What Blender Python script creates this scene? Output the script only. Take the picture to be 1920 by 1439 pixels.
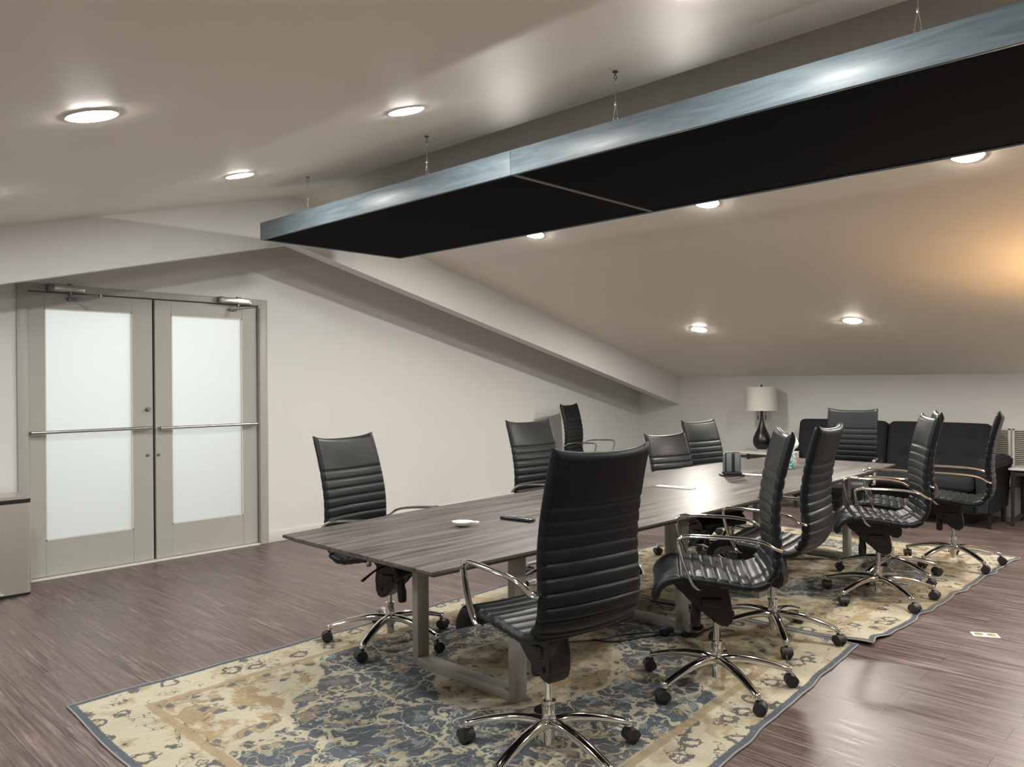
import bpy, bmesh, math, random
from mathutils import Vector, Matrix
from math import sin, cos, pi, radians
random.seed(4)
S = bpy.context.scene
C = S.collection
for o in list(bpy.data.objects):
    bpy.data.objects.remove(o)

# ------------------------------------------------------------------ camera
cd = bpy.data.cameras.new('camera'); cam = bpy.data.objects.new('camera', cd); C.objects.link(cam)
cd.sensor_width = 36; cd.lens = 1479.22 / 1920 * 36; cd.clip_start = .02; cd.clip_end = 100
Rv = Vector((0.69422081, -0.71972541, -0.00726632)); Uv = Vector((0.00674481, -0.00358986, 0.99997081))
Fv = Vector((0.71973049, 0.69424956, -0.00236226))
cam.matrix_world = Matrix(((Rv.x, Uv.x, -Fv.x, 0), (Rv.y, Uv.y, -Fv.y, 0), (Rv.z, Uv.z, -Fv.z, 1.4408), (0, 0, 0, 1)))
S.camera = cam

# ------------------------------------------------------------------ world, exposure
w = bpy.data.worlds.new('world'); S.world = w; w.use_nodes = True
w.node_tree.nodes['Background'].inputs[0].default_value = (.9, .95, 1, 1)
w.node_tree.nodes['Background'].inputs[1].default_value = 0.0
S.view_settings.view_transform = 'Standard'; S.view_settings.look = 'None'
S.view_settings.exposure = 0.13; S.view_settings.gamma = 1; S.view_settings.use_curve_mapping = False
DOWNLIGHT = 295.0          # radiance of the ceiling light diffusers
CORRIDOR = 38.0           # watts of the corridor light behind the frosted doors
TORCH = 62.0              # watts of the warm floor lamp outside the frame

# ------------------------------------------------------------------ room measures
XF, XL = 9.41, -2.46      # far knee wall, left knee wall
YD, YB = 6.54, -4.0       # door wall, wall behind the camera
XR, ZR = 3.475, 2.998     # ridge
K = 1.488                 # knee wall height
SR = (ZR - K) / (XF - XR); SL = (ZR - K) / (XR - XL)
def zc(x): return ZR - SL * (XR - x) if x < XR else ZR - SR * (x - XR)

# ------------------------------------------------------------------ material helpers
class NT:
    def __init__(s, name):
        m = bpy.data.materials.new(name); m.use_nodes = True
        s.m = m; s.t = m.node_tree; s.n = s.t.nodes; s.l = s.t.links
        s.b = s.n['Principled BSDF']; s.out = s.n['Material Output']
    def node(s, typ, ins=None, **kw):
        n = s.n.new(typ)
        for k, v in kw.items(): setattr(n, k, v)
        for k, v in (ins or {}).items(): s.set(n.inputs[k], v)
        return n
    def set(s, sock, v):
        if hasattr(v, 'is_linked') or isinstance(v, bpy.types.NodeSocket): s.l.new(v, sock)
        elif isinstance(v, (tuple, list)) and sock.type == 'RGBA' and len(v) == 3: sock.default_value = (*v, 1)
        else: sock.default_value = v
    def math(s, op, a, b=0.0, c=0.0, clamp=False):
        n = s.node('ShaderNodeMath', {0: a, 1: b, 2: c}, operation=op); n.use_clamp = clamp; return n.outputs[0]
    def mix(s, f, a, b):
        n = s.n.new('ShaderNodeMix'); n.data_type = 'RGBA'
        s.set(n.inputs[0], f); s.set(n.inputs[6], a); s.set(n.inputs[7], b); return n.outputs[2]
    def noise(s, vec, scale, detail=3, rough=.5, dist=0.0, out=0):
        return s.node('ShaderNodeTexNoise', {'Vector': vec, 'Scale': scale, 'Detail': detail, 'Roughness': rough, 'Distortion': dist}).outputs[out]
    def vor(s, vec, scale, feature='F1', out='Distance', rnd=1.0):
        return s.node('ShaderNodeTexVoronoi', {'Vector': vec, 'Scale': scale, 'Randomness': rnd}, feature=feature).outputs[out]
    def ramp(s, f, a, b, lo=0.0, hi=1.0):       # smooth map a..b -> lo..hi
        n = s.node('ShaderNodeMapRange', {0: f, 1: a, 2: b, 3: lo, 4: hi}, interpolation_type='SMOOTHSTEP'); return n.outputs[0]
    def coord(s, kind='Object', scale=(1, 1, 1), rot=(0, 0, 0), loc=(0, 0, 0)):
        t = s.node('ShaderNodeTexCoord').outputs[kind]
        return s.node('ShaderNodeMapping', {'Vector': t, 'Scale': scale, 'Rotation': rot, 'Location': loc}).outputs[0]
    def bump(s, h, strength=.2, dist=.01):
        n = s.node('ShaderNodeBump', {'Height': h, 'Strength': strength, 'Distance': dist}); s.l.new(n.outputs[0], s.b.inputs['Normal'])
    def p(s, **kw):
        names = dict(col='Base Color', r='Roughness', met='Metallic', spec='Specular IOR Level', coat='Coat Weight', cr='Coat Roughness', sheen='Sheen Weight')
        for k, v in kw.items(): s.set(s.b.inputs[names[k]], v)
        return s

def simple(name, col, r=.5, met=0.0, spec=.5, noise=.06, scale=30, bump=0.0):
    t = NT(name); v = t.coord()
    f = t.noise(v, scale, 4)
    t.p(col=t.mix(f, tuple(c * (1 - noise) for c in col), tuple(min(1, c * (1 + noise)) for c in col)), r=r, met=met, spec=spec)
    if bump: t.bump(t.noise(v, scale * 4, 4), bump, .002)
    return t.m

def paint(name, col, r, wave, spec=.5):
    t = NT(name); v = t.coord()
    a = t.noise(v, .9, 3, .5); b = t.noise(v, 60, 3)
    t.p(col=t.mix(t.noise(v, 1.3, 2), tuple(c * .97 for c in col), tuple(c * 1.03 for c in col)), r=r, spec=spec)
    h = t.math('ADD', t.math('MULTIPLY', a, wave), t.math('MULTIPLY', b, .004))
    t.bump(h, .6, .1)
    return t.m

M = {}
M['wall'] = paint('wall_paint', (.675, .68, .665), .5, .02)
M['ceiling'] = paint('ceiling_paint', (.89, .84, .755), .50, .13)
M['trim'] = simple('trim_paint', (.66, .64, .60), .4)
M['doorpaint'] = simple('door_paint', (.40, .395, .365), .38)
M['chrome'] = simple('chrome', (.80, .80, .80), .07, 1.0, noise=.02)
M['brushed'] = simple('brushed_aluminium', (.50, .50, .49), .28, 1.0)
M['closer'] = simple('closer_metal', (.22, .22, .22), .4, .8)
M['black'] = simple('black_plastic', (.010, .010, .011), .42)
M['blackgloss'] = simple('black_ceramic', (.006, .007, .009), .3)
M['rubber'] = simple('caster_rubber', (.018, .018, .02), .5)
M['white'] = simple('white_plastic', (.75, .75, .72), .4)
M['tabletopwhite'] = simple('white_marble_laminate', (.62, .60, .57), .22)
M['legmetal'] = simple('table_leg_metal', (.36, .35, .32), .4, .35)
M['tablelegdark'] = simple('dark_frame_metal', (.03, .028, .026), .4, .3)
M['underfabric'] = simple('black_acoustic_fabric', (.0035, .004, .006), .95, spec=.1)
M['sofa'] = simple('charcoal_fabric', (.017, .019, .022), .9, spec=.25, noise=.2, scale=120, bump=.3)
M['shade'] = simple('linen_shade', (.68, .66, .62), .8, scale=150, bump=.1)
M['steel'] = None
M['greyplastic'] = simple('grey_plastic', (.13, .145, .155), .4)
M['brass'] = simple('brass', (.5, .42, .25), .35, .8)
M['strip'] = simple('joint_strip', (.26, .25, .23), .6)
M['gap'] = simple('black_weatherstrip', (.004, .004, .004), .8)
M['wire'] = simple('galvanised_wire', (.7, .68, .62), .25, 1.0)
M['rugedge'] = simple('rug_binding', (.27, .265, .25), .9)

t = NT('stainless_steel'); v = t.coord(scale=(60, 60, 2))
t.p(col=t.mix(t.noise(v, 4, 4), (.60, .57, .53), (.72, .69, .65)), r=.38, met=.9); t.bump(t.noise(v, 8, 3), .08, .002); M['steel'] = t.m

t = NT('black_leather'); v = t.coord()
n1 = t.noise(v, 9, 4); n2 = t.vor(v, 260)
t.p(col=t.mix(n1, (.006, .0075, .009), (.0105, .013, .015)), r=t.ramp(n1, .2, .8, .33, .43), spec=.25)
t.bump(t.math('ADD', t.math('MULTIPLY', n2, .25), t.math('MULTIPLY', t.noise(v, 10, 2), .6)), .16, .003); M['leather'] = t.m

# dark vinyl planks, long along Y
t = NT('floor_planks'); v = t.coord()
sp = t.node('ShaderNodeSeparateXYZ', {0: v}); X, Y = sp.outputs[0], sp.outputs[1]
sw = t.node('ShaderNodeCombineXYZ', {0: Y, 1: X, 2: 0.0}).outputs[0]
br = t.node('ShaderNodeTexBrick', {'Vector': sw, 'Color1': (.0, .0, .0, 1), 'Color2': (1, 1, 1, 1), 'Mortar': (.4, .4, .4, 1), 'Scale': 1.0, 'Mortar Size': .0012, 'Mortar Smooth': .2, 'Brick Width': 1.22, 'Row Height': .15}, offset=.37)
vs = t.node('ShaderNodeMapping', {'Vector': v, 'Scale': (38, 1.6, 1)}).outputs[0]
rnd = br.outputs['Color']
off = t.node('ShaderNodeVectorMath', {0: vs, 1: rnd}, operation='ADD').outputs[0]
g = t.noise(off, 1.6, 6, .62, .8)
g2 = t.noise(t.node('ShaderNodeMapping', {'Vector': v, 'Scale': (9, .6, 1)}).outputs[0], 2.2, 4, .6)
c1 = t.mix(t.ramp(g, .32, .80), (.042, .023, .020), (.33, .265, .245))
c2 = t.mix(t.ramp(g2, .3, .7, 0, .6), c1, (.105, .066, .058))
c3 = t.mix(t.math('MULTIPLY', rnd, .35), c2, (.12, .09, .082))
c4 = t.mix(br.outputs['Fac'], c3, (.014, .009, .008))
t.p(col=c4, r=t.ramp(g, .3, .7, .30, .46), spec=.5)
t.bump(t.math('SUBTRACT', t.math('MULTIPLY', g, .6), t.math('MULTIPLY', br.outputs['Fac'], .5)), .35, .0025); M['floor'] = t.m

# table laminate, grain along X
t = NT('table_laminate'); v = t.coord(scale=(.9, 17, 17))
g = t.noise(v, 1.5, 6, .66, .5); g2 = t.noise(t.coord(scale=(.6, 5, 5)), 2, 3)
c = t.mix(t.ramp(g, .34, .66), (.026, .022, .020), (.145, .131, .122))
c = t.mix(t.ramp(g2, .3, .7, 0, .5), c, (.075, .067, .061))
t.p(col=c, r=t.ramp(g, .2, .8, .35, .44), spec=.27); t.bump(g, .2, .0015); M['laminate'] = t.m

# blue-grey stained timber fascia, grain along Y
t = NT('stained_timber'); v = t.coord(scale=(14, 1.2, 14))
g = t.noise(v, 2.0, 6, .65, 1.2)
kn = t.vor(t.coord(scale=(2, 1.1, 4)), 1.6); knm = t.ramp(kn, .03, .16, 1, 0)
c = t.mix(t.ramp(g, .25, .8), (.075, .105, .125), (.15, .195, .222))
c = t.mix(t.math('MULTIPLY', knm, t.ramp(g, .4, .55)), c, (.03, .035, .04))
t.p(col=c, r=t.ramp(g, .2, .8, .36, .50), spec=.55); t.bump(g, .25, .002); M['timber'] = t.m

# frosted glass
t = NT('frosted_glass'); v = t.coord()
tr = t.node('ShaderNodeBsdfTranslucent', {'Color': (.93, .95, .945, 1)}); gl = t.node('ShaderNodeBsdfGlossy', {'Color': (1, 1, 1, 1), 'Roughness': .35})
df = t.node('ShaderNodeBsdfDiffuse', {'Color': (.7, .74, .74, 1)})
m1 = t.node('ShaderNodeMixShader', {0: .35}); t.l.new(tr.outputs[0], m1.inputs[1]); t.l.new(df.outputs[0], m1.inputs[2])
m2 = t.node('ShaderNodeMixShader', {0: .05}); t.l.new(m1.outputs[0], m2.inputs[1]); t.l.new(gl.outputs[0], m2.inputs[2])
t.l.new(m2.outputs[0], t.out.inputs[0]); M['frost'] = t.m

def emit(name, col, st):
    t = NT(name); e = t.node('ShaderNodeEmission', {0: (*col, 1), 1: st}); t.l.new(e.outputs[0], t.out.inputs[0]); return t.m
M['diffuser'] = emit('light_diffuser', (1.0, .98, .93), DOWNLIGHT)
M['diffuser_right'] = emit('light_diffuser_right', (1.0, .95, .865), DOWNLIGHT * 1.95)

# rug pattern, UV in metres (u along the rug, v across)
def rugmat(name, L, W, seed, warm):
    t = NT(name); uv = t.node('ShaderNodeTexCoord').outputs['UV']
    sp = t.node('ShaderNodeSeparateXYZ', {0: uv}); u, v = sp.outputs[0], sp.outputs[1]
    o = t.node('ShaderNodeVectorMath', {0: uv, 1: (seed, seed * .7, 0)}, operation='ADD').outputs[0]
    wn = t.noise(o, 5, 3, .6, out=1)
    wsub = t.node('ShaderNodeVectorMath', {0: wn, 1: (.5, .5, .5)}, operation='SUBTRACT').outputs[0]
    def warp(k):
        s_ = t.node('ShaderNodeVectorMath', {0: wsub}, operation='SCALE'); s_.inputs['Scale'].default_value = k
        return t.node('ShaderNodeVectorMath', {0: o, 1: s_.outputs[0]}, operation='ADD').outputs[0]
    fine = t.noise(o, 70, 3, .7); fine2 = t.noise(o, 26, 4, .7); stre = t.noise(t.node('ShaderNodeMapping', {'Vector': o, 'Scale': (6, 40, 1)}).outputs[0], 2, 3)
    du = t.math('MINIMUM', u, t.math('SUBTRACT', L, u)); dv = t.math('MINIMUM', v, t.math('SUBTRACT', W, v))
    d = t.math('MINIMUM', du, dv)
    dw = t.math('ADD', d, t.math('MULTIPLY', t.math('SUBTRACT', fine2, .5), .03))
    cream = t.mix(stre, (.50, .46, .355), (.36, .325, .24)); tan = t.mix(fine2, (.36, .28, .175), (.25, .19, .115))
    slate = t.mix(fine2, (.055, .067, .082), (.125, .142, .158)); dark = (.055, .06, .07)
    lblue = t.mix(fine2, (.13, .16, .185), (.24, .26, .27))
    # ---- field
    e1 = t.vor(warp(.34), 3.6, 'DISTANCE_TO_EDGE'); e2 = t.vor(warp(.26), 9, 'DISTANCE_TO_EDGE'); f2 = t.vor(warp(.22), 6.0)
    j1 = t.math('SUBTRACT', fine, .5); j2 = t.math('SUBTRACT', fine2, .5)
    vein = t.ramp(t.math('ADD', e1, t.math('MULTIPLY', j1, .06)), .018, .040, 1, 0)
    vein2 = t.ramp(t.math('ADD', e2, t.math('MULTIPLY', j2, .17)), .005, .035, 1, 0)
    pn = t.noise(warp(.4), 5.2, 3, .6)
    patch = t.ramp(t.math('ADD', pn, t.math('MULTIPLY', j2, .40)), .60, .62)
    pt = t.ramp(t.noise(warp(.3), 2.0, 2), .47, .55)
    fleur = t.math('SUBTRACT', t.ramp(t.math('ADD', f2, t.math('MULTIPLY', j2, .5)), .30, .33, 1, 0), t.ramp(t.math('ADD', f2, t.math('MULTIPLY', j2, .4)), .15, .18, 1, 0))
    fld = t.mix(t.ramp(t.noise(warp(.2), 9, 3, .7), .56, .60), slate, lblue)
    fld = t.mix(t.math('MULTIPLY', patch, .95), fld, t.mix(pt, cream, tan))
    fld = t.mix(t.math('MULTIPLY', fleur, .65), fld, t.mix(pt, tan, cream))
    fld = t.mix(t.math('MULTIPLY', vein2, .8), fld, cream)
    fld = t.mix(vein, fld, cream)
    # ---- large tan medallions and corner ogees
    big = t.math('MULTIPLY', t.math('SUBTRACT', t.noise(o, 4.5, 3), .5), .9)
    def zone(cx, cy, rx, ry, pw=1.5):
        q = t.math('ADD', t.math('POWER', t.math('ABSOLUTE', t.math('DIVIDE', cx, rx)), pw), t.math('POWER', t.math('ABSOLUTE', t.math('DIVIDE', cy, ry)), pw))
        return t.math('ADD', t.math('ADD', q, big), t.math('MULTIPLY', j2, .16))
    fl3 = t.ramp(t.math('ADD', t.vor(warp(.1), 9.5), t.math('MULTIPLY', j2, .55)), .235, .265, 1, 0)
    lines = t.ramp(t.math('ADD', t.vor(warp(.5), 2.6, 'DISTANCE_TO_EDGE'), t.math('MULTIPLY', j2, .05)), .008, .016, 1, 0)
    inside = t.mix(t.ramp(t.math('ADD', pn, t.math('MULTIPLY', j2, .35)), .42, .56), cream, tan)
    inside = t.mix(t.math('MULTIPLY', lines, .6), inside, dark)
    inside = t.mix(t.math('MULTIPLY', fl3, .85), inside, slate)
    for z_ in (zone(t.math('SUBTRACT', du, .33), t.math('SUBTRACT', dv, .30), .72, .62, 1.25), zone(t.math('SUBTRACT', u, L * .56), t.math('SUBTRACT', v, W * .5), .62, .42)):
        fld = t.mix(t.ramp(z_, 1.10, 1.14, 1, 0), fld, cream)
        fld = t.mix(t.ramp(z_, .98, 1.01, 1, 0), fld, inside)
    # ---- border
    bv = t.vor(warp(.07), 7.5, rnd=.6); bvn = t.math('ADD', bv, t.math('MULTIPLY', j2, .62))
    rg = t.math('SUBTRACT', t.ramp(bvn, .34, .38, 1, 0), t.ramp(bvn, .20, .24, 1, 0))
    sq = t.vor(warp(.55), 5.0, 'DISTANCE_TO_EDGE'); sqn = t.math('MULTIPLY', t.ramp(sq, .012, .026, 1, 0), t.ramp(t.noise(o, 6, 1), .48, .54))
    bord = t.mix(t.ramp(t.noise(o, 5, 4, .6), .5, .62, 0, .75), cream, tan)
    bord = t.mix(t.math('MULTIPLY', rg, .85), bord, dark); bord = t.mix(t.math('MULTIPLY', sqn, .8), bord, dark)
    inner = t.ramp(dw, .295, .305)
    stripe = t.math('MULTIPLY', t.math('SUBTRACT', t.ramp(dw, .245, .252), t.ramp(dw, .290, .296)), .8)
    c = t.mix(inner, bord, fld); c = t.mix(stripe, c, tan)
    edge = t.ramp(t.math('ADD', d, t.math('MULTIPLY', j1, .02)), .028, .036, 1, 0)
    specks = t.ramp(fine, .64, .70, 0, .8)
    c = t.mix(edge, c, t.mix(specks, (.085, .10, .12), (.5, .5, .46)))
    c = t.mix(t.ramp(fine, .60, .70, 0, .4), c, (.46, .43, .35))
    c = t.mix(t.ramp(fine, .40, .30, 0, .25), c, (.06, .065, .07))
    c = t.mix(t.ramp(t.noise(o, 1.1, 3), .5, .7, 0, warm), c, (.20, .14, .08))
    t.p(col=c, r=.95, spec=.15); t.bump(t.noise(o, 220, 2), .5, .002)
    return t.m
M['rug1'] = rugmat('vine_rug', 3.22, 2.45, 0.0, .35)
M['rug2'] = rugmat('vine_rug_far', 3.04, 2.42, 5.3, .45)

# tissue box print
t = NT('tissue_print'); v = t.coord(); 
a = t.node('ShaderNodeTexWave', {'Vector': v, 'Scale': 16, 'Distortion': 12, 'Detail': 1, 'Detail Scale': 2.2}).outputs['Fac']
sp = t.node('ShaderNodeSeparateXYZ', {0: t.node('ShaderNodeNewGeometry').outputs['Normal']})
side = t.ramp(sp.outputs[1], -.6, -.4, 1, 0)
t.p(col=t.mix(t.ramp(a, .45, .55), t.mix(side, (.02, .26, .27), (.07, .03, .025)), (.62, .55, .47)), r=.5); M['tissuebox'] = t.m

# ------------------------------------------------------------------ mesh helpers
def finish(name, bm, mat, parent=None, smooth=True, loc=None, rot=None, auto=None):
    me = bpy.data.meshes.new(name); 
    bmesh.ops.recalc_face_normals(bm, faces=bm.faces)
    bm.to_mesh(me); bm.free()
    for p_ in me.polygons: p_.use_smooth = smooth
    if smooth and auto is not False:
        try: me.set_sharp_from_angle(angle=radians(auto or 38))
        except Exception: pass
    for m_ in (mat if isinstance(mat, (list, tuple)) else [mat]): me.materials.append(m_)
    return link(name, me, parent, loc, rot)
def link(name, me, parent=None, loc=None, rot=None):
    o = bpy.data.objects.new(name, me); C.objects.link(o)
    if parent: o.parent = parent
    if loc: o.location = loc
    if rot: o.rotation_euler = rot
    return o
def tag(o, label=None, cat=None, group=None, kind=None):
    if label: o['label'] = label
    if cat: o['category'] = cat
    if group: o['group'] = group
    if kind: o['kind'] = kind
    return o
def empty(name, loc=(0, 0, 0), rz=0, label=None, cat=None, group=None, kind=None):
    o = bpy.data.objects.new(name, None); C.objects.link(o); o.location = loc; o.rotation_euler = (0, 0, rz); o.empty_display_size = .1
    return tag(o, label, cat, group, kind)
def structure(o): o['kind'] = 'structure'; return o

def box(bm, c, s, bev=0.0, seg=2, rot=None):
    r = bmesh.ops.create_cube(bm, size=1); vs = r['verts']
    bmesh.ops.scale(bm, vec=s, verts=vs)
    if bev:
        es = list({e for v_ in vs for e in v_.link_edges})
        rb = bmesh.ops.bevel(bm, geom=es, offset=bev, segments=seg, affect='EDGES', profile=.5)
        vs = list({v_ for f in rb['faces'] for v_ in f.verts} | {v_ for v_ in vs if v_.is_valid})
    if rot is not None: bmesh.ops.rotate(bm, cent=(0, 0, 0), matrix=rot, verts=vs)
    bmesh.ops.translate(bm, vec=c, verts=vs)
    return vs
def boxobj(name, c, s, mat, parent=None, bev=0.0, seg=2):
    bm = bmesh.new(); box(bm, c, s, bev, seg); return finish(name, bm, mat, parent, smooth=bool(bev))
def span(name, a, b, mat, parent=None, bev=0.0):
    return boxobj(name, [(a[i] + b[i]) / 2 for i in range(3)], [abs(b[i] - a[i]) for i in range(3)], mat, parent, bev)
def prism(bm, pts, ext, axis=1):
    """pts: 2D outline; axis 1 -> points are (x,z) extruded over y range ext; axis 0 -> (y,z) over x; axis 2 -> (x,y) over z"""
    def mk(p_, e):
        return {0: (e, p_[0], p_[1]), 1: (p_[0], e, p_[1]), 2: (p_[0], p_[1], e)}[axis]
    A = [bm.verts.new(mk(p_, ext[0])) for p_ in pts]; B = [bm.verts.new(mk(p_, ext[1])) for p_ in pts]
    n = len(pts)
    bm.faces.new(A); bm.faces.new(B)
    for i in range(n): bm.faces.new((A[i], A[(i + 1) % n], B[(i + 1) % n], B[i]))
def lathe(bm, prof, n=24, c=(0, 0, 0), axis='z'):
    rings = []
    for r, z in prof:
        ring = []
        for i in range(n):
            a = 2 * pi * i / n
            if axis == 'z': p_ = (c[0] + r * cos(a), c[1] + r * sin(a), c[2] + z)
            elif axis == 'x': p_ = (c[0] + z, c[1] + r * cos(a), c[2] + r * sin(a))
            else: p_ = (c[0] + r * cos(a), c[1] + z, c[2] + r * sin(a))
            ring.append(bm.verts.new(p_))
        rings.append(ring)
    for a, b in zip(rings, rings[1:]):
        for i in range(n): bm.faces.new((a[i], a[(i + 1) % n], b[(i + 1) % n], b[i]))
    for ring in (rings[0], rings[-1]): bm.faces.new(ring)
def smoothpath(pts, n):
    """Catmull-Rom through the points"""
    P = [Vector(p_) for p_ in pts]; P = [2 * P[0] - P[1]] + P + [2 * P[-1] - P[-2]]; out = []
    segs = len(P) - 3
    for s_ in range(segs):
        a, b, c, d = P[s_:s_ + 4]
        for i in range(n):
            t_ = i / n
            out.append(.5 * ((2 * b) + (-a + c) * t_ + (2 * a - 5 * b + 4 * c - d) * t_ ** 2 + (-a + 3 * b - 3 * c + d) * t_ ** 3))
    out.append(P[-2]); return out
def sweep(bm, pts, rad, n=10, up=Vector((0, 0, 1)), closed=False):
    """rad: (a,b) or function t->(a,b); a along side, b along 'up'-ish"""
    P = [Vector(p_) for p_ in pts]; N = len(P); rings = []
    for i, p_ in enumerate(P):
        if closed: d = P[(i + 1) % N] - P[i - 1]
        else: d = P[min(i + 1, N - 1)] - P[max(i - 1, 0)]
        d.normalize(); sd = d.cross(up)
        if sd.length < 1e-4: sd = d.cross(Vector((1, 0, 0)))
        sd.normalize(); u_ = sd.cross(d)
        a, b = rad(i / (N - 1)) if callable(rad) else rad
        rings.append([bm.verts.new(p_ + sd * (a * cos(2 * pi * k / n)) + u_ * (b * sin(2 * pi * k / n))) for k in range(n)])
    pr = list(zip(rings, rings[1:])) + ([(rings[-1], rings[0])] if closed else [])
    for A, B in pr:
        for k in range(n): bm.faces.new((A[k], A[(k + 1) % n], B[(k + 1) % n], B[k]))
    if not closed: bm.faces.new(rings[0]); bm.faces.new(rings[-1])
def wirecurve(name, pts, r, mat, parent=None, cyc=False, n=6):
    bm = bmesh.new(); sweep(bm, smoothpath(pts, 6) if not cyc else pts, (r, r), n, closed=cyc); return finish(name, bm, mat, parent)

# ------------------------------------------------------------------ room shell
T = .12
structure(span('floor', (XL - T, YB - T, -.1), (XF + T, YD + .05, 0), M['floor']))
for nm, xa, xb in (('ceiling', XL - T, XR), ('ceiling', XR, XF + T)):
    bm = bmesh.new(); za, zb = zc(xa), zc(xb)
    n = 1
    prism(bm, [(xa, za), (xb, zb), (xb, zb + .12), (xa, za + .12)], (YB - T, YD + T), 1)
    structure(finish(nm, bm, M['ceiling'], smooth=False))
# door wall with opening
DX0, DX1, DH = 1.694, 3.504, 2.13          # leaves
FX0, FX1, FH = DX0 - .075, DX1 + .085, 2.19
bm = bmesh.new()
def wallpoly(bm, x0, x1, z0, y0, y1):
    xs = [x0] + [x for x in (XR,) if x0 < x < x1] + [x1]
    pts = [(x0, z0), (x1, z0)] + [(x, zc(x) + .02) for x in reversed(xs)]
    prism(bm, pts, (y0, y1), 1)
wallpoly(bm, XL - T, FX0, 0, YD, YD + T); wallpoly(bm, FX0, FX1, FH, YD, YD + T); wallpoly(bm, FX1, XF + T, 0, YD, YD + T)
structure(finish('wall_front', bm, M['wall'], smooth=False))
bm = bmesh.new(); wallpoly(bm, XL - T, XF + T, 0, YB - T, YB); structure(finish('wall_back', bm, M['wall'], smooth=False))
structure(span('wall_right', (XF, YB, 0), (XF + T, YD, K + .01), M['wall']))
structure(span('wall_left', (XL - T, YB, 0), (XL, YD, K + .01), M['wall']))
# gable beam
BY = 5.875
bm = bmesh.new(); zb = lambda x: 1.1095 + .2515 * (XF - x) if x > XR else 1.1095 + .2515 * (XF - XR) - .2425 * (XR - x)
prism(bm, [(XL, zb(XL)), (XR, zb(XR)), (XF, zb(XF)), (XF, zc(XF) + .02), (XR, ZR + .02), (XL, zc(XL) + .02)], (BY, BY + .14), 1)
o = structure(finish('trim_1', bm, M['wall'], smooth=False)); o['label'] = 'pale boxed beam under the sloping ceiling in front of the door wall'
structure(span('baseboard_front', (FX1, YD - .014, 0), (XF, YD, .10), M['trim'], bev=.004))
structure(span('baseboard_left', (XL, YD - .014, 0), (FX0, YD, .10), M['trim'], bev=.004))
structure(span('baseboard_right', (XF - .014, YB, 0), (XF, YD - .014, .09), M['wall'], bev=.004))
structure(span('baseboard_back', (XL, YB, 0), (XF - .014, YB + .014, .09), M['trim'], bev=.004))

# corridor behind the doors
bm = bmesh.new()
box(bm, (2.6, 8.3, 1.3), (4.2, .06, 2.8)); box(bm, (.5, 7.5, 1.3), (.06, 1.6, 2.8)); box(bm, (4.7, 7.5, 1.3), (.06, 1.6, 2.8))
box(bm, (2.6, 7.5, 2.7), (4.2, 1.7, .06)); box(bm, (2.6, 7.45, -.08), (4.2, 1.7, .06))
structure(finish('wall_corridor', bm, M['white'], smooth=False))
al = bpy.data.lights.new('corridor_light', 'AREA'); al.shape = 'RECTANGLE'; al.size = 2.4; al.size_y = 1.5; al.energy = CORRIDOR; al.color = (.97, .99, 1.0)
lo = bpy.data.objects.new('corridor_light', al); C.objects.link(lo); lo.location = (2.45, 8.2, 1.75); lo.rotation_euler = (radians(-90), 0, 0)

# ------------------------------------------------------------------ double door
LY = 6.56                                   # room-side face of the leaves
fr = structure(empty('door_1', (2.6, YD, 0))); fr['label'] = 'grey frame of the double entrance door'
def part(o, p_):                            # parent keeping world coordinates
    o.parent = p_; o.matrix_parent_inverse = Matrix.Translation(-p_.location); return o
bm = bmesh.new()
box(bm, ((FX0 + DX0) / 2 - .002, YD + .045, FH / 2), (DX0 - FX0 - .004, .13, FH), .004)
box(bm, ((FX1 + DX1 + .01) / 2, YD + .045, FH / 2), (FX1 - DX1 - .01, .13, FH), .004)
box(bm, ((FX0 + FX1) / 2, YD + .0455, (FH + DH) / 2 + .003), (FX1 - FX0 - .002, .13, FH - DH - .006), .004)
part(finish('door_frame', bm, M['doorpaint']), fr)
bm = bmesh.new()
box(bm, ((DX0 + DX1) / 2, LY + .066, DH - .012), (DX1 - DX0 + .01, .036, .05)); box(bm, (DX0 + .012, LY + .066, DH / 2), (.04, .036, DH)); box(bm, (DX1 - .004, LY + .066, DH / 2), (.04, .036, DH))
part(finish('door_stop', bm, M['doorpaint'], smooth=False), fr)
part(span('threshold', (DX0, YD - .03, 0), (DX1, YD + .1, .012), M['trim'], bev=.003), fr)
part(span('weatherstrip', (2.585, LY + .028, .013), (2.615, LY + .05, DH - .003), M['gap']), fr)
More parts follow.
